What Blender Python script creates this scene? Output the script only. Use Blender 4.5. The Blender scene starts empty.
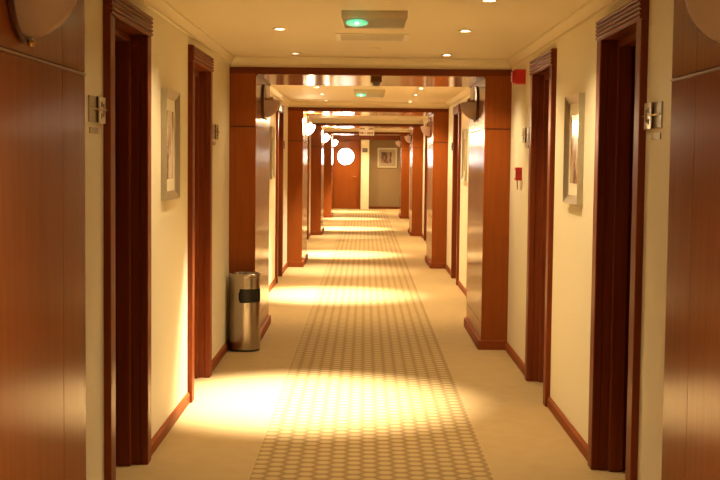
import bpy, bmesh, math, random
from mathutils import Vector, Matrix
random.seed(4)
SC = bpy.context.scene
COL = SC.collection

# ---------------------------------------------------------------- dimensions
W = 1.113           # half width between plastered walls
PR = 0.21           # pillar projection
IW = W - PR
Y1, P, D = 9.915, 7.475, 1.43   # first portal seen in front, spacing, depth
YS = [Y1 + (k - 1) * P for k in range(5)]     # portal fronts: near pair, then four
HB, HT, HC = 2.172, 2.222, 2.300              # beam underside, beam top, ceiling
Y0, YE = -2.0, 38.35
SEAM = 1.755

# ---------------------------------------------------------------- materials
def new_mat(name):
    m = bpy.data.materials.new(name); m.use_nodes = True
    nt = m.node_tree
    return m, nt, nt.nodes['Principled BSDF']

def simple(name, col, rough=.5, metal=0., spec=.5, bump=0., scale=60., coat=0.):
    m, nt, b = new_mat(name)
    b.inputs['Base Color'].default_value = (*col, 1)
    b.inputs['Roughness'].default_value = rough
    b.inputs['Metallic'].default_value = metal
    b.inputs['Specular IOR Level'].default_value = spec
    if coat:
        b.inputs['Coat Weight'].default_value = coat; b.inputs['Coat Roughness'].default_value = .06
    tc = nt.nodes.new('ShaderNodeTexCoord')
    n = nt.nodes.new('ShaderNodeTexNoise'); n.inputs['Scale'].default_value = scale; n.inputs['Detail'].default_value = 5
    nt.links.new(tc.outputs['Object'], n.inputs['Vector'])
    mx = nt.nodes.new('ShaderNodeMixRGB'); mx.blend_type = 'MULTIPLY'; mx.inputs[0].default_value = .10
    mx.inputs[1].default_value = (*col, 1)
    nt.links.new(n.outputs['Fac'], mx.inputs[2]); nt.links.new(mx.outputs[0], b.inputs['Base Color'])
    if bump:
        bp = nt.nodes.new('ShaderNodeBump'); bp.inputs['Strength'].default_value = bump; bp.inputs['Distance'].default_value = .003
        nt.links.new(n.outputs['Fac'], bp.inputs['Height']); nt.links.new(bp.outputs[0], b.inputs['Normal'])
    return m

def emis(name, col, strength, base=(.8, .8, .8)):
    m, nt, b = new_mat(name)
    b.inputs['Base Color'].default_value = (*base, 1)
    b.inputs['Emission Color'].default_value = (*col, 1)
    b.inputs['Emission Strength'].default_value = strength
    b.inputs['Roughness'].default_value = .4
    return m

def wood(name, c0, c1, rough=.3, coat=.35, axis='Z', ior=1.22):
    m, nt, b = new_mat(name); N = nt.nodes; L = nt.links
    tc = N.new('ShaderNodeTexCoord'); mp = N.new('ShaderNodeMapping')
    mp.inputs['Scale'].default_value = {'Z': (26, 26, 1.1), 'Y': (26, 1.1, 26), 'X': (1.1, 26, 26)}[axis]
    L.new(tc.outputs['Object'], mp.inputs['Vector'])
    n = N.new('ShaderNodeTexNoise'); n.inputs['Scale'].default_value = 1.6; n.inputs['Detail'].default_value = 7; n.inputs['Distortion'].default_value = .5
    L.new(mp.outputs[0], n.inputs['Vector'])
    r = N.new('ShaderNodeValToRGB')
    r.color_ramp.elements[0].position = .3; r.color_ramp.elements[0].color = (*c0, 1)
    r.color_ramp.elements[1].position = .72; r.color_ramp.elements[1].color = (*c1, 1)
    L.new(n.outputs['Fac'], r.inputs[0]); L.new(r.outputs[0], b.inputs['Base Color'])
    b.inputs['Roughness'].default_value = rough
    b.inputs['Coat Weight'].default_value = coat; b.inputs['Coat Roughness'].default_value = .12
    b.inputs['IOR'].default_value = ior; b.inputs['Specular IOR Level'].default_value = .5
    return m

M = {}
M['wood'] = wood('lacquered cherry veneer', (.235, .060, .011), (.270, .074, .014), .17, 0, 'Z', 1.15)
M['wood_h'] = wood('lacquered cherry veneer lengthwise', (.20, .05, .012), (.27, .07, .016), .45, 0, 'Y', 1.12)
M['wood_x'] = wood('lacquered cherry beam', (.13, .028, .008), (.17, .04, .010), .25, 0, 'X')
M['soffit'] = wood('gloss soffit veneer', (.30, .12, .04), (.36, .15, .05), .15, .3, 'X', 1.45)
M['frame'] = wood('mahogany door frame', (.15, .033, .009), (.21, .047, .013), .34, 0, 'Z', 1.15)
M['frame_h'] = wood('mahogany door header', (.15, .034, .010), (.21, .05, .014), .34, 0, 'Y', 1.15)
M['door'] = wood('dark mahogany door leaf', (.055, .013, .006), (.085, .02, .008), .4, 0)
M['groove'] = simple('dark joint', (.03, .009, .004), .7)
M['inlay'] = simple('bronze inlay strip', (.30, .15, .06), .3, .8)
M['wall'] = simple('cream wall paint', (.78, .71, .49), .62, 0, .3, .12, 90)
M['ceil'] = simple('cream ceiling paint', (.78, .68, .48), .7, 0, .3)
M['crown'] = simple('cream plaster moulding', (.78, .69, .49), .6, 0, .3)
M['shaded'] = simple('taupe alcove wall colour', (.25, .165, .08), .75, 0, .2)  # darker brown paints the alcove's shade into the wall colour
M['steel'] = simple('brushed steel', (.52, .45, .38), .26, 1.0)
M['steel_dark'] = simple('dark steel rim', (.20, .16, .13), .4, 1.0)
M['black'] = simple('black plastic', (.012, .010, .010), .45)
M['bronze'] = simple('dark bronze', (.13, .042, .016), .3, .3)
M['brass'] = simple('polished brass', (.80, .52, .16), .15, 1.0)
M['glass_off'] = simple('frosted bowl glass', (.90, .78, .68), .45, 0, .4)
def translucent(m, col, f):
    nt = m.node_tree; out = nt.nodes['Material Output']; b = nt.nodes['Principled BSDF']
    t = nt.nodes.new('ShaderNodeBsdfTranslucent'); t.inputs[0].default_value = (*col, 1)
    mx = nt.nodes.new('ShaderNodeMixShader'); mx.inputs[0].default_value = f
    nt.links.new(b.outputs[0], mx.inputs[1]); nt.links.new(t.outputs[0], mx.inputs[2]); nt.links.new(mx.outputs[0], out.inputs['Surface'])
M['lens'] = simple('milky lens', (.78, .72, .60), .4)
translucent(M['lens'], (.8, .74, .6), .5)
translucent(M['glass_off'], (.95, .82, .72), .6)
M['glass_on'] = emis('lit frosted bowl glass', (1.0, .78, .48), 6.0)
M['silver'] = simple('champagne silver frame', (.52, .47, .34), .32, .75)
M['mat'] = simple('cream picture mount', (.80, .74, .56), .7)
M['red'] = simple('red plastic', (.50, .012, .012), .4)
M['white'] = simple('white plastic', (.78, .72, .60), .45)
M['beige'] = simple('beige plastic', (.74, .65, .48), .5)
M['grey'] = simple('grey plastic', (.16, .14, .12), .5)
M['plaque'] = simple('brushed nickel plaque', (.34, .31, .19), .36, .7)
M['clear'] = simple('pale acrylic', (.60, .55, .40), .2)
M['ink'] = simple('dark lettering', (.06, .03, .015), .6)
M['sign_ink'] = simple('brown lettering', (.30, .13, .05), .6)
M['lamp'] = emis('halogen lamp', (1.0, .86, .62), 12.0)
M['lamp_dim'] = emis('halogen lamp turned low', (1.0, .80, .5), 2.4)
M['chrome'] = simple('downlight ring', (.70, .58, .38), .3, .6)
M['green'] = emis('green indicator', (.10, 1.0, .55), .14, (.3, .8, .6))
M['green_core'] = emis('green led core', (.55, 1.0, .85), 1.0)
M['port_glass'] = emis('back-lit round window', (1.0, .95, .85), 5.0)

def carpet_mat():
    m, nt, b = new_mat('patterned carpet'); N = nt.nodes; L = nt.links
    b.inputs['Roughness'].default_value = .95; b.inputs['Specular IOR Level'].default_value = .1
    tc = N.new('ShaderNodeTexCoord'); sp = N.new('ShaderNodeSeparateXYZ'); L.new(tc.outputs['Object'], sp.inputs[0])
    def mth(op, a, bb=None, c=None):
        n = N.new('ShaderNodeMath'); n.operation = op
        for i, v in enumerate((a, bb, c)):
            if v is None: continue
            if isinstance(v, (int, float)): n.inputs[i].default_value = v
            else: L.new(v, n.inputs[i])
        return n.outputs[0]
    X, Y = sp.outputs['X'], sp.outputs['Y']
    cw, ch = .152, .092        # lattice period (two staggered columns), row pitch
    def cell(ox, oy):
        u = mth('SUBTRACT', mth('FRACT', mth('DIVIDE', mth('ADD', X, ox + 20 * cw), cw)), .5)
        v = mth('SUBTRACT', mth('FRACT', mth('DIVIDE', mth('ADD', Y, oy + 40 * ch), ch)), .5)
        ax = mth('MULTIPLY', mth('ABSOLUTE', u), cw); ay = mth('MULTIPLY', mth('ABSOLUTE', v), ch)
        # hexagonal distance, scaled so that 1 = cell border
        d1 = mth('DIVIDE', ay, ch * .5)
        d2 = mth('ADD', mth('DIVIDE', ax, cw / 3.0), mth('DIVIDE', ay, ch))
        e = mth('SQRT', mth('ADD', mth('POWER', mth('DIVIDE', ax, cw * .32), 2.), mth('POWER', d1, 2.)))
        return mth('ADD', mth('MULTIPLY', mth('MAXIMUM', d1, d2), .5), mth('MULTIPLY', e, .5))
    d = mth('MINIMUM', cell(0, 0), cell(cw / 2, ch / 2))
    mr = N.new('ShaderNodeMapRange'); mr.interpolation_type = 'SMOOTHSTEP'
    mr.inputs['From Min'].default_value = .45; mr.inputs['From Max'].default_value = .92
    L.new(d, mr.inputs['Value'])
    # the patterned runner
    edge = mth('LESS_THAN', mth('ABSOLUTE', mth('SUBTRACT', X, .012)), .575)
    nz = N.new('ShaderNodeTexNoise'); nz.inputs['Scale'].default_value = 9; nz.inputs['Detail'].default_value = 4
    L.new(tc.outputs['Object'], nz.inputs['Vector'])
    fine = N.new('ShaderNodeTexNoise'); fine.inputs['Scale'].default_value = 260; fine.inputs['Detail'].default_value = 2
    L.new(tc.outputs['Object'], fine.inputs['Vector'])
    base = N.new('ShaderNodeMixRGB'); base.inputs[1].default_value = (.285, .19, .078, 1); base.inputs[2].default_value = (.44, .31, .14, 1)
    L.new(mth('ADD', mth('MULTIPLY', nz.outputs['Fac'], .5), mth('MULTIPLY', fine.outputs['Fac'], .5)), base.inputs[0])
    pat = N.new('ShaderNodeMixRGB'); pat.inputs[1].default_value = (.37, .262, .112, 1); pat.inputs[2].default_value = (.225, .142, .055, 1)
    L.new(mth('MULTIPLY', mr.outputs[0], mth('ADD', mth('MULTIPLY', fine.outputs['Fac'], .9), .5)), pat.inputs[0])
    pat.use_clamp = True
    fin = N.new('ShaderNodeMixRGB'); L.new(edge, fin.inputs[0]); L.new(base.outputs[0], fin.inputs[1]); L.new(pat.outputs[0], fin.inputs[2])
    L.new(fin.outputs[0], b.inputs['Base Color'])
    bp = N.new('ShaderNodeBump'); bp.inputs['Strength'].default_value = .35; bp.inputs['Distance'].default_value = .004
    L.new(fine.outputs['Fac'], bp.inputs['Height']); L.new(bp.outputs[0], b.inputs['Normal'])
    return m
M['carpet'] = carpet_mat()

def print_mat(name, seed, cold, dark, pale):
    m, nt, b = new_mat(name); N = nt.nodes; L = nt.links
    b.inputs['Roughness'].default_value = .25; b.inputs['Coat Weight'].default_value = .35; b.inputs['Coat Roughness'].default_value = .04
    tc = N.new('ShaderNodeTexCoord'); mp = N.new('ShaderNodeMapping')
    mp.inputs['Location'].default_value = (seed, seed * 1.7, seed * .6); mp.inputs['Scale'].default_value = (7, 7, 3.2)
    L.new(tc.outputs['Object'], mp.inputs['Vector'])
    n = N.new('ShaderNodeTexNoise'); n.inputs['Scale'].default_value = 1.3; n.inputs['Detail'].default_value = 3; L.new(mp.outputs[0], n.inputs['Vector'])
    r = N.new('ShaderNodeValToRGB'); e = r.color_ramp.elements
    e[0].position = .38; e[0].color = (*dark, 1); e[1].position = .62; e[1].color = (*pale, 1)
    k = r.color_ramp.elements.new(.48); k.color = (*cold, 1)
    L.new(n.outputs['Fac'], r.inputs[0]); L.new(r.outputs[0], b.inputs['Base Color'])
    return m
M['mat_e'] = simple('tan picture mount', (.33, .24, .14), .7)
M['print_l'] = print_mat('pale abstract print', 1.3, (.50, .36, .22), (.22, .10, .05), (.74, .66, .50))
M['print_r'] = print_mat('brown figure print', 4.1, (.42, .22, .11), (.14, .06, .03), (.62, .50, .34))
M['print_e'] = print_mat('dark print', 7.7, (.12, .05, .03), (.02, .010, .008), (.26, .16, .10))

# ---------------------------------------------------------------- mesh helpers
class B:
    def __init__(s): s.bm = bmesh.new()
    def box(s, x0, x1, y0, y1, z0, z1):
        x0, x1 = sorted((x0, x1)); y0, y1 = sorted((y0, y1)); z0, z1 = sorted((z0, z1))
        v = [s.bm.verts.new((x, y, z)) for x in (x0, x1) for y in (y0, y1) for z in (z0, z1)]
        for f in ((0, 1, 3, 2), (4, 6, 7, 5), (0, 4, 5, 1), (2, 3, 7, 6), (0, 2, 6, 4), (1, 5, 7, 3)):
            s.bm.faces.new([v[i] for i in f])
        return s
    def prism(s, poly, axis, a0, a1):
        """extrude a 2D polygon along axis; polygon in the two other axes (cyclic order)."""
        def pt(p, a):
            return {'x': (a, p[0], p[1]), 'y': (p[0], a, p[1]), 'z': (p[0], p[1], a)}[axis]
        A = [s.bm.verts.new(pt(p, a0)) for p in poly]; C = [s.bm.verts.new(pt(p, a1)) for p in poly]
        n = len(poly)
        s.bm.faces.new(A[::-1]); s.bm.faces.new(C)
        for i in range(n): s.bm.faces.new((A[i], A[(i + 1) % n], C[(i + 1) % n], C[i]))
        return s
    def lathe(s, prof, c=(0, 0, 0), axis='z', n=32, a0=0., a1=2 * math.pi):
        full = abs(a1 - a0 - 2 * math.pi) < 1e-6
        rings = []
        for k in range(n if full else n + 1):
            a = a0 + (a1 - a0) * k / n
            ring = []
            for r, h in prof:
                p = (r * math.cos(a), r * math.sin(a), h)
                if axis == 'x': p = (h, p[0], p[1])
                elif axis == 'y': p = (p[0], h, p[1])
                ring.append(s.bm.verts.new((p[0] + c[0], p[1] + c[1], p[2] + c[2])))
            rings.append(ring)
        m = len(rings)
        for k in range(m if full else m - 1):
            A, C = rings[k], rings[(k + 1) % m]
            for i in range(len(prof) - 1):
                s.bm.faces.new((A[i], C[i], C[i + 1], A[i + 1]))
        return s
    def tube(s, p0, p1, r, n=10):
        p0, p1 = Vector(p0), Vector(p1); d = (p1 - p0).normalized()
        u = d.orthogonal().normalized(); w = d.cross(u)
        A = []; C = []
        for k in range(n):
            a = 2 * math.pi * k / n; o = (u * math.cos(a) + w * math.sin(a)) * r
            A.append(s.bm.verts.new(p0 + o)); C.append(s.bm.verts.new(p1 + o))
        for k in range(n): s.bm.faces.new((A[k], A[(k + 1) % n], C[(k + 1) % n], C[k]))
        s.bm.faces.new(A[::-1]); s.bm.faces.new(C)
        return s
    def build(s, name, mat, parent=None, bevel=0., smooth=False):
        bm = s.bm
        bmesh.ops.remove_doubles(bm, verts=bm.verts, dist=1e-6)
        bmesh.ops.recalc_face_normals(bm, faces=bm.faces)
        off = Vector((0, 0, 0))
        q = parent
        while q is not None: off += q.location; q = q.parent
        if off.length: bmesh.ops.translate(bm, verts=bm.verts, vec=-off)
        me = bpy.data.meshes.new(name); bm.to_mesh(me); bm.free()
        me.materials.append(M[mat])
        o = bpy.data.objects.new(name, me); COL.objects.link(o)
        if parent is not None: o.parent = parent
        if smooth:
            for p in me.polygons: p.use_smooth = True
            me.set_sharp_from_angle(angle=math.radians(40))
        if bevel:
            md = o.modifiers.new('soft edges', 'BEVEL'); md.width = bevel; md.segments = 2; md.limit_method = 'ANGLE'
        return o

def empty(name, loc):
    o = bpy.data.objects.new(name, None); COL.objects.link(o); o.location = loc
    o.empty_display_size = .05
    return o
def tag(o, label, cat, group=None):
    o['label'] = label; o['category'] = cat
    if group: o['group'] = group
    return o
def struct(o, label, cat):
    o['kind'] = 'structure'; o['label'] = label; o['category'] = cat
    return o
def dup(root, loc):
    r = root.copy(); COL.objects.link(r); r.location = loc
    for ch in root.children:
        c = ch.copy(); COL.objects.link(c); c.parent = r
        for g in ch.children:
            d = g.copy(); COL.objects.link(d); d.parent = c
    return r

SIDE = {-1: 'left', 1: 'right'}
ORD = ['nearest', 'first', 'second', 'third', 'fourth']

# ---------------------------------------------------------------- shell
DW = .985
DOORS = []                                  # (side, y0, y1)
for k in range(4):
    for s in (-1, 1):
        for a in (2.705, 5.155):
            DOORS.append((s, YS[k] + a, YS[k] + a + DW, k, 0 if a < 3 else 1))
AR, OPZ, DTOP, REC = .10, 2.085, 2.185, .30       # architrave width, opening top, head top, recess depth

struct(B().box(-1.7, 1.7, Y0 - .2, YE + .8, -.12, 0).build('floor', 'carpet'),
       'tan carpet with a runner of small hexagons down the middle', 'floor')
struct(B().box(-1.7, 1.7, Y0 - .2, YE + .8, HC, HC + .15).build('ceiling', 'ceil'),
       'cream painted corridor ceiling', 'ceiling')
for s in (-1, 1):
    b = B(); X0, X1 = s * W, s * (W + .5)
    cuts = sorted((y0 + AR - .02, y1 - AR + .02) for (t, y0, y1, _, _) in DOORS if t == s)
    y = Y0
    for c0, c1 in cuts:
        b.box(X0, X1, y, c0, 0, HC)
        b.box(X0, X1, c0, c1, OPZ + .02, HC)                     # over the door
        b.box(s * (W + REC + .06), X1, c0, c1, 0, OPZ + .02)      # behind the leaf
        y = c1
    b.box(X0, X1, y, YE + .8, 0, HC)
    struct(b.build('wall_' + SIDE[s], 'wall'), 'cream painted wall with recessed doorways along the %s of the corridor' % SIDE[s], 'wall')
struct(B().box(-W, W, Y0 - .2, Y0, 0, HC).build('wall_back', 'wall'), 'cream wall closing the corridor behind the viewer', 'wall')

# baseboards: run between the door frames and pillars
for s in (-1, 1):
    b = B()
    blocks = [(y0, y1) for (t, y0, y1, _, _) in DOORS if t == s] + [(y, y + D) for y in YS]
    y = Y0
    for c0, c1 in sorted(blocks) + [(YE, YE)]:
        if c0 - y > .02:
            x = lambda d: s * (W - d)
            b.prism([(x(0), 0), (x(.016), 0), (x(.016), .052), (x(.006), .066), (x(0), .066)], 'y', y, c0)
        y = max(y, c1)
    struct(b.build('baseboard_' + SIDE[s], 'wood_h'), 'low cherry wood baseboard along the %s wall' % SIDE[s], 'baseboard')

# crown moulding per bay and bulkhead over each portal
tn = 0
def crown(x0, x1, y0, y1):
    b = B(); zb = 2.240
    prof = [(0, zb), (.018, zb), (.018, zb + .010), (.023, zb + .022), (.034, zb + .040), (.040, zb + .048), (.046, zb + .050), (.046, HC), (0, HC)]
    b.prism([(x0 + d, z) for d, z in prof], 'y', y0, y1)
    b.prism([(x1 - d, z) for d, z in prof], 'y', y0, y1)
    b.prism([(y0 + d, z) for d, z in prof], 'x', x0, x1)
    b.prism([(y1 - d, z) for d, z in prof], 'x', x0, x1)
    return b
bay_spans = [(Y0, YS[0])] + [(YS[k] + D, YS[k + 1] if k < 4 else YE) for k in range(5)]
for i, (a, c) in enumerate(bay_spans):
    tn += 1
    struct(crown(-W, W, a, c).build('trim_%d' % tn, 'crown'),
           ['cream crown moulding behind the viewer', 'cream crown moulding round the nearest ceiling bay', 'cream crown moulding round the second ceiling bay',
            'cream crown moulding round the third ceiling bay', 'cream crown moulding round the fourth ceiling bay', 'cream crown moulding round the farthest ceiling bay'][i], 'moulding')

# ---------------------------------------------------------------- wooden portals
def make_portal():
    Yp = YS[0]
    root = empty('trim', (0, Yp, 0))
    B().box(-W, W, Yp + .006, Yp + D - .006, HT, HC).build('bulkhead', 'ceil', root)
    bm = B().box(-W, W, Yp, Yp + D, HB, HT).build('beam', 'wood_x', root)
    so = B().box(-IW + .02, IW - .02, Yp + .03, Yp + D - .03, HB - .006, HB).build('soffit_panel', 'soffit', bm)
    for s in (-1, 1):
        x = lambda d: s * (W - d)
        pil = B().box(x(0), x(PR - .012), Yp + .012, Yp + D - .012, .0, HB).build('pillar', 'groove', root)
        # front and rear faces, one joint at the seam height
        for (ya, yb) in ((Yp, Yp + .014), (Yp + D - .014, Yp + D)):
            for (za, zb) in ((.075, SEAM - .004), (SEAM + .005, HB)):
                B().box(x(0), x(PR), ya, yb, za, zb).build('face_panel', 'wood', pil)
        # side faces: joints at plinth, seam and two vertical lines
        v = (Yp + .014, Yp + .285, Yp + D - .285, Yp + D - .014)
        for j in range(3):
            ya, yb = v[j] + (.002 if j else 0), v[j + 1] - (.002 if j < 2 else 0)
            for (za, zb) in ((.075, .208), (.212, SEAM - .006), (SEAM + .006, HB)):
                B().box(x(PR - .014), x(PR), ya, yb, za, zb).build('side_panel', 'wood', pil)
        B().box(x(PR - .004), x(PR + .004), Yp + .004, Yp + D - .004, SEAM - .005, SEAM + .002).build('inlay_strip', 'inlay', pil)
        p = .022
        b = B()
        for (xa, ya, xb, yb) in ((0, Yp - p, PR + p, Yp + .012), (0, Yp + D - .012, PR + p, Yp + D + p), (PR - .012, Yp + .012, PR + p, Yp + D - .012)):
            b.box(x(xa), x(xb), ya, yb, 0, .075)
        b.build('plinth', 'wood_h', pil, .004)
        B().box(x(PR), x(PR + .012), Yp + .003, Yp + D - .003, HB - .014, HB - .001).build('corner_bead', 'wood_x', pil)
    return root
PORTLAB = ['nearest pair of cherry wood pillars at the picture edges', 'first whole cherry wood portal, steel bin at its left pillar', 'second cherry wood portal down the corridor',
           'third cherry wood portal down the corridor', 'farthest cherry wood portal before the end door']
portals = []
p0 = make_portal()
for k in range(5):
    o = p0 if k == 0 else dup(p0, (0, YS[k], 0))
    tn += 1; o.name = 'trim_%d' % tn
    struct(o, PORTLAB[k], 'portal'); portals.append(o)

# ---------------------------------------------------------------- doors in the side walls
def make_door(s, y0):
    y1 = y0 + DW
    root = empty('door', (s * W, y0 + DW / 2, 0))
    x = lambda d: s * (W - d)          # positive d: into the corridor
    T = .030
    for (a, c) in ((y0, y0 + AR), (y1 - AR, y1)):
        B().box(x(-.01), x(T), a, c, 0, OPZ).build('architrave', 'frame', root, .005)
    hd = B().box(x(-.01), x(T), y0, y1, OPZ, DTOP).build('header', 'frame_h', root, .003)
    for j in range(5):                 # reeded face of the header
        z = OPZ + .012 + j * .019
        n = 7
        poly = [(x(T - .001), z - .008)] + [(x(T + .009 * math.sin(math.pi * q / n)), z - .008 * math.cos(math.pi * q / n)) for q in range(1, n)] + [(x(T - .001), z + .008)]
        B().prism(poly, 'y', y0 + .002, y1 - .002).build('reed', 'frame_h', hd, smooth=True)
    # lining of the recess
    a, c = y0 + AR, y1 - AR
    for (ya, yb) in ((a - .02, a), (c, c + .02)):
        B().box(x(-.01), x(-REC), ya, yb, 0, OPZ + .02).build('jamb_lining', 'frame', root)
    B().box(x(-.01), x(-REC), a, c, OPZ, OPZ + .02).build('head_lining', 'frame_h', root)
    # inner frame stepped back from the face
    for (ya, yb) in ((a, a + .035), (c - .035, c)):
        B().box(x(-.05), x(-.12), ya, yb, 0, OPZ).build('inner_frame', 'frame', root, .006)
        q = 1 if ya == a else -1
        e = ya if q > 0 else yb
        B().box(x(-.20), x(-REC), e, e + q * .02, 0, OPZ).build('door_stop', 'frame', root, .003)
    B().box(x(-.05), x(-.12), a + .035, c - .035, OPZ - .035, OPZ).build('inner_head', 'frame_h', root, .006)
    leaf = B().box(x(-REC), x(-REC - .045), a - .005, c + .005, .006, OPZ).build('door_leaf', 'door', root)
    b = B().tube((x(-REC + .0), a + .09, 1.02), (x(-REC + .055), a + .09, 1.02), .011)
    b.tube((x(-REC + .055), a + .082, 1.02), (x(-REC + .055), a + .21, 1.02), .010)
    b.lathe([(0, 0), (.028, 0), (.028, .006 * -s), (0, .006 * -s)], (x(-REC), a + .09, 1.02), 'x', 20)
    b.build('handle', 'brass', leaf, smooth=True)
    return root
dn = 0
base = {}
for (s, y0, y1, k, j) in DOORS:
    if s not in base:
        base[s] = make_door(s, y0); o = base[s]
    else:
        o = dup(base[s], (s * W, y0 + DW / 2, 0))
    dn += 1; o.name = 'door_%d' % dn
    struct(o, '%s reeded mahogany doorway recessed in the %s wall, %s' %
           ('nearer' if j == 0 else 'farther', SIDE[s], ['before the first portal', 'between first and second portals', 'between second and third portals', 'between third and fourth portals'][k]), 'door')

# ---------------------------------------------------------------- end of the corridor
b = B()
EY = YE
b.box(-W, -1.055, EY, EY + .8, 0, HC)                  # left of the door
b.box(-1.055, -.165, EY, EY + .8, 2.12, HC)            # over the door
b.box(-1.055, -.165, EY + .13, EY + .8, 0, 2.12)
b.box(-.165, .085, EY, EY + .8, 0, HC)                 # pier
struct(b.build('wall_end', 'wall'), 'cream pier beside the door at the corridor end', 'wall')
struct(B().box(.085, W, EY + .30, EY + .8, 0, HC).build('wall_alcove', 'shaded'), 'taupe wall of the shallow alcove at the corridor end, darkened in colour', 'wall')
struct(B().box(.085, W, EY + .282, EY + .30, 0, .07).build('baseboard_end', 'wood_x'), 'dark baseboard below the taupe alcove wall', 'baseboard')
tn += 1
tb = struct(B().box(-W, W, EY - .05, EY + .30, 2.12, HC).build('trim_%d' % tn, 'wood_x'), 'dark wood beam over the door and alcove at the corridor end', 'beam')
dn += 1
ed = struct(empty('door_%d' % dn, (-.61, EY, 0)), 'cherry wood door with a bright round window at the corridor end', 'door')
x0, x1, zt = -1.05, -.17, 2.12
for (a, c) in ((x0, x0 + .06), (x1 - .06, x1)):
    B().box(a, c, EY - .03, EY + .12, 0, zt - .06).build('architrave', 'frame', ed, .004)
B().box(x0, x1, EY - .03, EY + .12, zt - .06, zt).build('header', 'frame_h', ed, .004)
# leaf with a round opening
cx, cz, R = -.632, 1.60, .262
la, lb, lz0, lz1 = x0 + .06, x1 - .06, .01, zt - .06
b = B(); n = 48
yf, yb = EY + .03, EY + .075
angs = [2 * math.pi * q / n for q in range(n)]
def border(a):
    dx, dz = math.cos(a), math.sin(a)
    t = min([((lb if dx > 0 else la) - cx) / dx if abs(dx) > 1e-9 else 9e9, ((lz1 if dz > 0 else lz0) - cz) / dz if abs(dz) > 1e-9 else 9e9])
    return cx + dx * t, cz + dz * t
corn = [math.atan2(z - cz, x - cx) % (2 * math.pi) for x in (la, lb) for z in (lz0, lz1)]
angs = sorted(angs + corn)
vi = [[b.bm.verts.new((cx + R * math.cos(a), y, cz + R * math.sin(a))) for a in angs] for y in (yf, yb)]
vo = [[b.bm.verts.new((border(a)[0], y, border(a)[1])) for a in angs] for y in (yf, yb)]
nn = len(angs)
for i in range(nn):
    j = (i + 1) % nn
    b.bm.faces.new((vi[0][i], vo[0][i], vo[0][j], vi[0][j])); b.bm.faces.new((vi[1][i], vi[1][j], vo[1][j], vo[1][i]))
    b.bm.faces.new((vi[0][i], vi[0][j], vi[1][j], vi[1][i])); b.bm.faces.new((vo[0][i], vo[1][i], vo[1][j], vo[0][j]))
leaf = b.build('door_leaf', 'wood', ed)
B().lathe([(R - .012, yf - .012), (R + .018, yf - .012), (R + .018, yf), (R - .012, yf + .02), (R - .012, yf - .012)], (cx, 0, cz), 'y', 48).build('window_ring', 'bronze', leaf, smooth=True)
B().lathe([(0, yf + .022), (R, yf + .022), (R, yf + .030), (0, yf + .030)], (cx, 0, cz), 'y', 48).build('round_pane', 'port_glass', leaf)
bb = B().tube((lb - .07, yf, 1.0), (lb - .07, yf - .055, 1.0), .010); bb.tube((lb - .06, yf - .055, 1.0), (lb - .19, yf - .055, 1.0), .010)
bb.build('handle', 'brass', leaf, smooth=True)

# ---------------------------------------------------------------- downlights
LX = .570
def make_downlight(lit):
    root = empty('recessed_downlight', (0, 0, HC))
    B().lathe([(.030, HC - .002), (.033, HC - .007), (.043, HC - .006), (.047, HC - .0005), (.030, HC - .0005), (.030, HC - .002)], (0, 0, 0), 'z', 28).build('trim_ring', 'chrome', root, smooth=True)
    B().lathe([(0, HC - .006), (.020, HC - .005), (.030, HC - .002), (.030, HC - .001), (0, HC - .001)], (0, 0, 0), 'z', 24).build('lamp', 'lamp' if lit else 'lamp_dim', root, smooth=True)
    return root
# power of each lamp (watts), cone (degrees): the left row holds a few strong narrow spots
WARM = (1.0, .75, .45)
STRONG, WIDE = 'strong', 'wide'
PLAN = {}
OFFS = (2.40, 3.92, 5.36, 7.05)
for k in range(5):
    for s in (-1, 1):
        for j in range(4):
            if YS[k] + OFFS[j] > YE - .3: continue
            PLAN[(k, s, j)] = (24 if k == 0 else 40, 125)
for key, v in {(0, -1, 2): (620, 57), (1, -1, 1): (540, 56), (1, -1, 3): (150, 60), (2, -1, 0): (540, 56), (2, -1, 3): (100, 50), (3, -1, 0): (540, 56), (3, -1, 3): (300, 52),
               (4, -1, 1): (220, 52), (0, -1, 0): (2, 125), (0, -1, 1): (20, 125), (0, 1, 0): (2, 125), (0, -1, 3): (4, 125)}.items():
    PLAN[key] = v
SPOT = {}
def spot(w, cone):
    if (w, cone) not in SPOT:
        l = bpy.data.lights.new('halogen_spot', 'SPOT'); l.energy = w; l.color = WARM if cone > 90 else (1.0, .88, .70)
        l.spot_size = math.radians(cone); l.spot_blend = .95 if cone < 90 else .8; l.shadow_soft_size = .03
        SPOT[(w, cone)] = l
    return SPOT[(w, cone)]
protos = {}
PLAN[(-1, -1, 3)] = PLAN[(-1, 1, 3)] = (44, 140)  # unseen pair continuing the rows, added to light the nearest sconces and pillars
NTH = ['nearest', 'second', 'third', 'farthest']
BAYN = ['ceiling bay before the first portal', 'ceiling bay after the first portal', 'ceiling bay after the second portal', 'ceiling bay after the third portal', 'ceiling bay before the end door']
for (k, s, j), (w, cone) in sorted(PLAN.items()):
    lit = not (k == 0 and s == -1 and j in (0, 3))
    y = YS[0] - P + OFFS[3] if k < 0 else YS[k] + ({1: 3.82, 2: 5.29}.get(j, OFFS[j]) if k == 0 else OFFS[j])
    if lit not in protos:
        protos[lit] = make_downlight(lit); o = protos[lit]; o.location = (s * LX, y, HC)
    else:
        o = dup(protos[lit], (s * LX, y, HC))
    tag(o, 'small round downlight, %s of the %s row in the %s' % (NTH[j], SIDE[s], BAYN[k] if k >= 0 else 'unseen ceiling bay behind the nearest pillars'), 'downlight', 'ceiling downlights')
    lo = bpy.data.objects.new('halogen_spot', spot(w, cone)); COL.objects.link(lo); lo.location = (s * LX, y, HC - .012)
    if cone < 90: lo.rotation_euler = (0, s * math.radians(4.0), 0)      # gimbal lamps turned a little towards the middle

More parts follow.
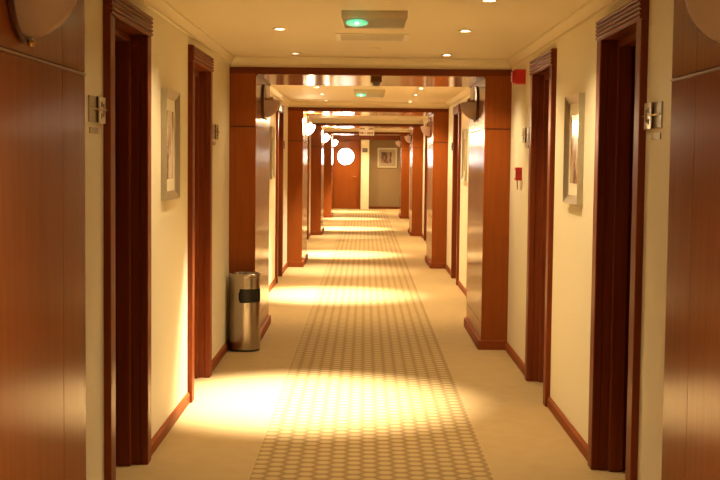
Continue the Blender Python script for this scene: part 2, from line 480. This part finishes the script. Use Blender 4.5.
# ---------------------------------------------------------------- wall sconces on the pillar sides
def make_sconce(s, lit):
    zc = 1.985
    X = s * IW
    root = empty('wall_sconce', (X, 0, zc))
    h = lambda d: X - s * d
    # round plate with a stepped rim
    B().lathe([(0, h(0)), (.143, h(0)), (.148, h(.003)), (.148, h(.010)), (.143, h(.014)), (.136, h(.014)), (.132, h(.011)), (0, h(.011))], (0, 0, zc), 'x', 48).build('backplate', 'bronze', root, smooth=True)
    # half bowl, open on top: quarter sphere shell
    b = B(); nu, nv = 24, 14
    for (R_, e) in ((.120, 0), ):
        def P3(i, j, r):
            th = math.pi * i / nu            # around, wall to wall
            ph = (math.pi / 2) * j / nv      # rim to bottom
            return (h(.011 + r * 1.10 * math.sin(th) * math.cos(ph)), r * math.cos(th) * math.cos(ph), zc + .010 - r * 1.20 * math.sin(ph))
        grids = []
        for r in (R_, R_ - .006):
            g = [[b.bm.verts.new(P3(i, j, r)) for j in range(nv + 1)] for i in range(nu + 1)]
            for i in range(nu):
                for j in range(nv):
                    try: b.bm.faces.new((g[i][j], g[i + 1][j], g[i + 1][j + 1], g[i][j + 1]))
                    except ValueError: pass
            grids.append(g)
        for i in range(nu):
            b.bm.faces.new((grids[0][i][0], grids[1][i][0], grids[1][i + 1][0], grids[0][i + 1][0]))
    b.build('glass_bowl', 'glass_on' if lit else 'glass_off', root, smooth=True)
    b = B()
    for q in (0,):
        b.lathe([(0, -.011), (.008, -.008), (.011, 0), (.008, .008), (0, .011)], (h(.022), 0, zc - .148), 'z', 16)
    b.build('brass_finial', 'brass', root, smooth=True)
    B().tube((h(.010), 0, zc + .02), (h(.060), 0, zc + .02), .012).build('lamp_holder', 'brass', root)
    B().lathe([(0, -.030), (.016, -.024), (.020, 0), (.014, .022), (0, .028)], (h(.070), 0, zc + .016), 'z', 16).build('bulb', 'lamp' if lit else 'white', root, smooth=True)
    return root
sp = {}
for k in range(5):
    for s in (-1, 1):
        lit = (s == -1 and k >= 2)
        loc = (s * IW, YS[k] + D / 2 + (.01 if k == 0 else 0), 1.932 if k == 0 else 1.985)
        if (s, lit) not in sp:
            sp[(s, lit)] = make_sconce(s, lit); o = sp[(s, lit)]; o.location = loc
        else: o = dup(sp[(s, lit)], loc)
        tag(o, '%s frosted half-bowl wall light on the %s pillar of the %s' %
            ('glowing' if lit else 'unlit', SIDE[s], ['nearest pair', 'first whole portal', 'second portal', 'third portal', 'farthest portal'][k]), 'wall light', 'half-bowl wall lights')
        if lit:
            l = bpy.data.lights.new('sconce_bulb', 'POINT'); l.energy = 15; l.color = (1, .70, .38); l.shadow_soft_size = .03
            lo = bpy.data.objects.new('sconce_bulb', l); COL.objects.link(lo); lo.location = (s * (IW - .075), loc[1], 2.06)

# ---------------------------------------------------------------- pictures on the side walls
def make_picture(s, w, hgt, pm):
    """hung on a side wall; root at the wall, centre of the frame"""
    zc = 1.570
    root = empty('framed_print', (s * W, 0, zc))
    x = lambda d: s * (W - d)
    z0, z1, y0, y1 = zc - hgt / 2, zc + hgt / 2, -w / 2, w / 2
    F = .045
    b = B()
    def mould(pts):      # mitred frame bars with a sloped face
        for (A, C, Ai, Ci) in pts:
            v = []
            for (p, d) in ((A, .0), (C, .0), (C, .032), (A, .032), (Ai, .012), (Ci, .012), (Ai, 0), (Ci, 0)):
                v.append(b.bm.verts.new((x(d), p[0], p[1])))
            A0, C0, C1, A1, Ai1, Ci1, Ai0, Ci0 = v
            for f in ((A0, C0, C1, A1), (A1, C1, Ci1, Ai1), (Ai1, Ci1, Ci0, Ai0), (A0, Ai0, Ci0, C0)):
                b.bm.faces.new(f)
    o_ = [(y0, z0), (y1, z0), (y1, z1), (y0, z1)]; i_ = [(y0 + F, z0 + F), (y1 - F, z0 + F), (y1 - F, z1 - F), (y0 + F, z1 - F)]
    mould([(o_[q], o_[(q + 1) % 4], i_[q], i_[(q + 1) % 4]) for q in range(4)])
    b.build('frame', 'silver', root)
    B().box(x(.001), x(.008), y0 + F - .004, y1 - F + .004, z0 + F - .004, z1 - F + .004).build('mount', 'mat', root)
    B().box(x(.008), x(.0095), y0 + F + .055, y1 - F - .055, z0 + F + .065, z1 - F - .065).build('print', pm, root)
    return root
pp = {}
for k in range(4):
    for s in (-1, 1):
        loc = (s * W, YS[k] + 4.39, 1.570)
        if s not in pp:
            pp[s] = make_picture(s, .47, .59, 'print_l' if s < 0 else 'print_r'); o = pp[s]; o.location = loc
        else: o = dup(pp[s], loc)
        tag(o, 'silver framed print on the %s wall between the two doors %s' % (SIDE[s], ['before the first portal', 'after the first portal', 'after the second portal', 'after the third portal'][k]), 'picture', 'silver framed prints')
# print at the end
px0, px1, pz0, pz1 = .345, .945, 1.27, 1.88
py = EY + .30
root = empty('framed_print', ((px0 + px1) / 2, py, (pz0 + pz1) / 2))
b = B(); F = .05
for (a, c, d, e) in ((px0, px1, pz0, pz0 + F), (px0, px1, pz1 - F, pz1), (px0, px0 + F, pz0 + F, pz1 - F), (px1 - F, px1, pz0 + F, pz1 - F)):
    b.box(a, c, py - .03, py, d, e)
b.build('frame', 'silver', root)
B().box(px0 + F, px1 - F, py - .008, py - .001, pz0 + F, pz1 - F).build('mount', 'mat_e', root)
B().box(.455, .775, py - .0095, py - .008, 1.41, 1.75).build('print', 'print_e', root)
tag(root, 'dark print in a pale wide mount on the taupe end wall', 'picture')

# ---------------------------------------------------------------- room plaques
def make_plaque(s):
    """beside the near door; the number half lies nearer the door (+y)"""
    root = empty('room_plaque', (s * W, 0, 1.69))
    x = lambda d: s * (W - d)
    B().box(x(-.002), x(.006), -.135, .0, 1.638, 1.740).build('backplate', 'plaque', root, .001)
    np_ = B().box(x(.012), x(.016), .004, .12, 1.636, 1.742).build('number_plate', 'clear', root, .001)
    B().box(x(0), x(.012), .02, .11, 1.64, 1.736).build('spacer', 'plaque', root)
    b = B()
    b.box(x(.004), x(.012), -.006, .006, 1.638, 1.741)
    b.build('upright_bar', 'bronze', root)
    B().tube((x(.012), -.132, 1.690), (x(.020), .125, 1.690), .003).build('cross_rod', 'steel', root)
    b = B()                                   # dark raised strokes on the number half
    for (ya, yb, za, zb) in ((.036, .056, 1.700, 1.722), (.036, .050, 1.656, 1.676), (.064, .090, 1.706, 1.714), (.078, .090, 1.664, 1.714), (.064, .090, 1.664, 1.672)):
        b.box(x(.016), x(.0175), ya, yb, za, zb)
    b.build('room_mark', 'ink', np_)
    B().box(x(0), x(.005), -.115, .03, 1.594, 1.618).build('card_strip', 'plaque', root)
    return root
pq = {}
for k in range(3):
    for s in (-1, 1):
        for j in (0, 1):
            y = YS[k] + (2.555 if j == 0 else 6.49)
            if s not in pq:
                pq[s] = make_plaque(s); o = pq[s]; o.location = (s * W, y, 1.69)
            else: o = dup(pq[s], (s * W, y, 1.69))
            tag(o, 'small metal room plaque on the %s wall %s the %s door %s' % (SIDE[s], 'before' if j == 0 else 'past', 'nearer' if j == 0 else 'farther',
                ['before the first portal', 'after the first portal', 'after the second portal'][k]), 'plaque', 'room plaques')

# ---------------------------------------------------------------- waste bin
bx_, by_ = -.967, 9.752
root = tag(empty('waste_bin', (bx_, by_, 0)), 'brushed steel cylindrical waste bin with ashtray top by the left pillar', 'bin')
Rb = .121
B().lathe([(0, 0), (Rb - .004, 0), (Rb - .003, .018), (0, .018)], (bx_, by_, 0), 'z', 48).build('base', 'black', root, smooth=True)
b = B(); n = 96
zs = [.016, .375, .385, .40, .467, .482, .492, .580]
# opening towards the corridor: angle range measured from +x
A0, A1 = math.radians(-108), math.radians(-8)
def hole(a, za, zb):
    am = a
    if not (za >= .384 and zb <= .493): return False
    t0, t1 = A0, A1
    if za < .399 or zb > .468: t0 += .07; t1 -= .07
    return t0 < am < t1
vs = [[b.bm.verts.new((bx_ + Rb * math.cos(-math.pi + 2 * math.pi * i / n), by_ + Rb * math.sin(-math.pi + 2 * math.pi * i / n), z)) for z in zs] for i in range(n)]
for i in range(n):
    a = -math.pi + 2 * math.pi * (i + .5) / n
    for j in range(len(zs) - 1):
        if hole(a, zs[j], zs[j + 1]): continue
        q = (i + 1) % n
        b.bm.faces.new((vs[i][j], vs[q][j], vs[q][j + 1], vs[i][j + 1]))
b.build('body', 'steel', root, smooth=True)
B().lathe([(Rb - .012, .36), (Rb - .010, .51)], (bx_, by_, 0), 'z', 48).build('inner_liner', 'black', root, smooth=True)
B().lathe([(Rb + .001, .576), (Rb + .004, .580), (Rb + .004, .600), (Rb - .002, .608), (Rb - .014, .608), (Rb - .018, .594), (Rb - .018, .578), (0, .578)], (bx_, by_, 0), 'z', 48).build('top_rim', 'steel', root, smooth=True)
B().lathe([(0, .588), (Rb - .020, .590), (Rb - .020, .583), (0, .583)], (bx_, by_, 0), 'z', 48).build('ash_tray', 'steel_dark', root, smooth=True)

# ---------------------------------------------------------------- red fire devices on the right wall
def rx(d): return W - d
root = tag(empty('fire_sounder', (W, 9.12, 2.11)), 'red square fire alarm sounder high on the right wall', 'alarm')
B().box(rx(-.008), rx(.078), 9.06, 9.18, 2.06, 2.165).build('housing', 'red', root, .006)
B().lathe([(.046, rx(.078)), (.046, rx(.088)), (.036, rx(.096)), (0, rx(.098))], (0, 9.12, 2.1125), 'x', 28).build('sounder_dome', 'red', root, smooth=True)
b = B()
for q in range(6):
    a = q * math.pi / 3
    b.lathe([(0, rx(.0985)), (.004, rx(.0975)), (.005, rx(.094))], (0, 9.12 + .028 * math.cos(a), 2.1125 + .028 * math.sin(a)), 'x', 8)
b.build('sound_port', 'white', root)
root = tag(empty('fire_call_point', (W, 9.22, 1.41)), 'small red break-glass call point with hanging key below the sounder', 'call point')
B().box(rx(-.008), rx(.045), 9.17, 9.265, 1.362, 1.458).build('housing', 'red', root, .005)
B().box(rx(.045), rx(.047), 9.188, 9.247, 1.382, 1.438).build('glass_panel', 'white', root)
B().tube((rx(.03), 9.2, 1.362), (rx(.028), 9.2, 1.295), .0035, 8).build('hanging_key', 'steel', root)

# ---------------------------------------------------------------- ceiling fittings
def make_emergency():
    root = empty('emergency_light', (0, 0, HC))
    B().box(-.178, .178, -.055, .075, HC - .042, HC + .006).build('housing', 'beige', root, .004)
    # tapered lens below
    b = B(); za, zb = HC - .086, HC - .042
    lo_ = [(-.160, -.004), (.160, -.004), (.160, .060), (-.160, .060)]; hi = [(-.174, -.052), (.174, -.052), (.174, .072), (-.174, .072)]
    A = [b.bm.verts.new((p[0], p[1], za)) for p in lo_]; C = [b.bm.verts.new((p[0], p[1], zb)) for p in hi]
    b.bm.faces.new(A); b.bm.faces.new(C)
    for i in range(4): b.bm.faces.new((A[i], A[(i + 1) % 4], C[(i + 1) % 4], C[i]))
    lens = b.build('lens', 'lens', root, .003)
    b = B().lathe([(0, -.008), (.030, -.007), (.052, -.003), (.060, 0)], (-.095, -.030, HC - .064), 'y', 24)
    for v in b.bm.verts: v.co.z = HC - .064 + (v.co.z - HC + .064) * .30; v.co.y -= (v.co.z - HC + .064) * 1.05
    g = b.build('indicator_glow', 'green', lens, smooth=True)
    B().lathe([(0, -.016), (.008, -.013), (.011, -.006)], (-.095, -.028, HC - .064), 'y', 16).build('led', 'green_core', lens, smooth=True)
    return root
e0 = make_emergency()
for i, (x, y) in enumerate(((.005, 6.82), (.005, 14.30))):
    o = e0 if i == 0 else dup(e0, (0, 0, 0))
    o.location = (x, y, HC)
    tag(o, ['box emergency light with green lamp on the nearest ceiling', 'emergency light with green lamp on the ceiling past the first portal'][i], 'emergency light', 'emergency lights')
    l = bpy.data.lights.new('green_glow', 'POINT'); l.energy = .006; l.color = (.1, 1, .55); l.shadow_soft_size = .02
    lo = bpy.data.objects.new('green_glow', l); COL.objects.link(lo); lo.location = (x - .095, y - .10, HC - .066)

root = tag(empty('ceiling_air_diffuser', (0, 8.22, HC)), 'square cream air diffuser set in the nearest ceiling', 'air vent')
b = B(); a = .235
for r in ((-a, a, -a, -a + .03), (-a, a, a - .03, a), (-a, -a + .03, -a + .03, a - .03), (a - .03, a, -a + .03, a - .03)):
    b.box(r[0], r[1], 8.22 + r[2], 8.22 + r[3], HC - .005, HC - .0005)
b.build('rim', 'white', root, .001)
for q in range(5):
    y = 8.22 - .16 + q * .08
    B().box(-.205, .205, y - .027, y + .020, HC - .0055, HC - .0035).build('slat', 'beige', root)
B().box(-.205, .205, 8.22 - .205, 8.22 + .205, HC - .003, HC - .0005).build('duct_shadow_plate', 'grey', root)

root = tag(empty('ceiling_detector', (.045, 7.42, HC)), 'round beige ceiling detector between emergency light and air diffuser', 'detector')
B().lathe([(.052, HC - .0005), (.052, HC - .012), (.044, HC - .020), (0, HC - .022)], (.045, 7.42, 0), 'z', 28).build('detector_base', 'beige', root, smooth=True)
B().lathe([(.024, HC - .021), (.022, HC - .030), (0, HC - .034)], (.045, 7.42, 0), 'z', 20).build('sensor_cap', 'beige', root, smooth=True)
root = tag(empty('sprinkler_plate', (.025, 9.02, HC)), 'tiny flat plate on the ceiling before the first beam', 'sprinkler')
B().lathe([(.042, HC - .0005), (.042, HC - .003), (0, HC - .005)], (.025, 9.02, 0), 'z', 24).build('cover', 'chrome', root, smooth=True)

root = tag(empty('smoke_detector', (.045, 10.16, HB)), 'dark brown detector hanging under the first beam', 'detector')
zz = HB - .006
B().box(.045 - .045, .045 + .045, 10.12, 10.20, zz - .040, zz).build('housing', 'bronze', root, .006)
B().lathe([(.032, zz - .040), (.030, zz - .058), (.018, zz - .068), (0, zz - .070)], (.045, 10.16, 0), 'z', 20).build('sensor_dome', 'grey', root, smooth=True)

# hanging direction sign
sy = 27.6
root = tag(empty('hanging_sign', (-.008, sy, HC)), 'white two-line sign hanging from the ceiling before the farthest portal', 'sign')
cx_ = -.008
panel = B().box(cx_ - .163, cx_ + .163, sy - .012, sy + .012, 2.040, 2.270).build('panel', 'white', root, .003)
for q in (-.10, .10):
    B().tube((cx_ + q, sy, 2.268), (cx_ + q, sy, HC), .006, 8).build('rod', 'steel', root)
b = B()
f = sy - .0135
b.box(cx_ - .150, cx_ - .045, f, sy - .012, 2.172, 2.200)
b.box(cx_ + .060, cx_ + .150, f, sy - .012, 2.172, 2.200)
b.prism([(cx_ + .025, 2.165), (cx_ + .075, 2.212), (cx_ + .075, 2.165)], 'y', f, sy - .012)
b.build('arrow_mark', 'sign_ink', panel)
b = B()
for (a, c) in ((-.140, -.112), (-.104, -.076), (-.068, -.056), (-.030, -.020), (.012, .042), (.050, .080), (.088, .100), (.108, .138)):
    b.box(cx_ + a, cx_ + c, f, sy - .012, 2.068, 2.116)
b.build('letter_mark', 'sign_ink', panel)

o = tag(empty('wall_switch', (-.045, EY, 1.79)), 'grey switch plate on the cream pier at the corridor end', 'switch')
B().box(-.125, .035, EY - .014, EY, 1.735, 1.865).build('plate', 'grey', o, .004)
B().box(-.08, -.01, EY - .020, EY - .014, 1.765, 1.835).build('rocker', 'grey', o, .003)

# ---------------------------------------------------------------- world and camera
w = bpy.data.worlds.new('world'); SC.world = w; w.use_nodes = True
w.node_tree.nodes['Background'].inputs[0].default_value = (.02, .015, .01, 1)
cam = bpy.data.cameras.new('camera'); co = bpy.data.objects.new('camera', cam); COL.objects.link(co)
cam.sensor_width = 36; cam.sensor_fit = 'HORIZONTAL'; cam.lens = 1250 * 36 / 720
pitch, yaw, roll = .0639, -.0034, -.0107
fwd = Vector((0, 1, 0)); up = Vector((0, 0, 1))
Rm = Matrix.Rotation(-yaw, 4, 'Z') @ Matrix.Rotation(math.pi / 2 - pitch, 4, 'X') @ Matrix.Rotation(-roll, 4, 'Z')
co.matrix_world = Matrix.Translation((-.037, 0, 1.5)) @ Rm
cam.clip_start = .05
SC.camera = co
SC.view_settings.view_transform = 'Standard'; SC.view_settings.look = 'None'
SC.view_settings.exposure = 2.1; SC.view_settings.gamma = 1.0
SC.view_settings.use_curve_mapping = False
SC.cycles.max_bounces = 8; SC.cycles.diffuse_bounces = 6
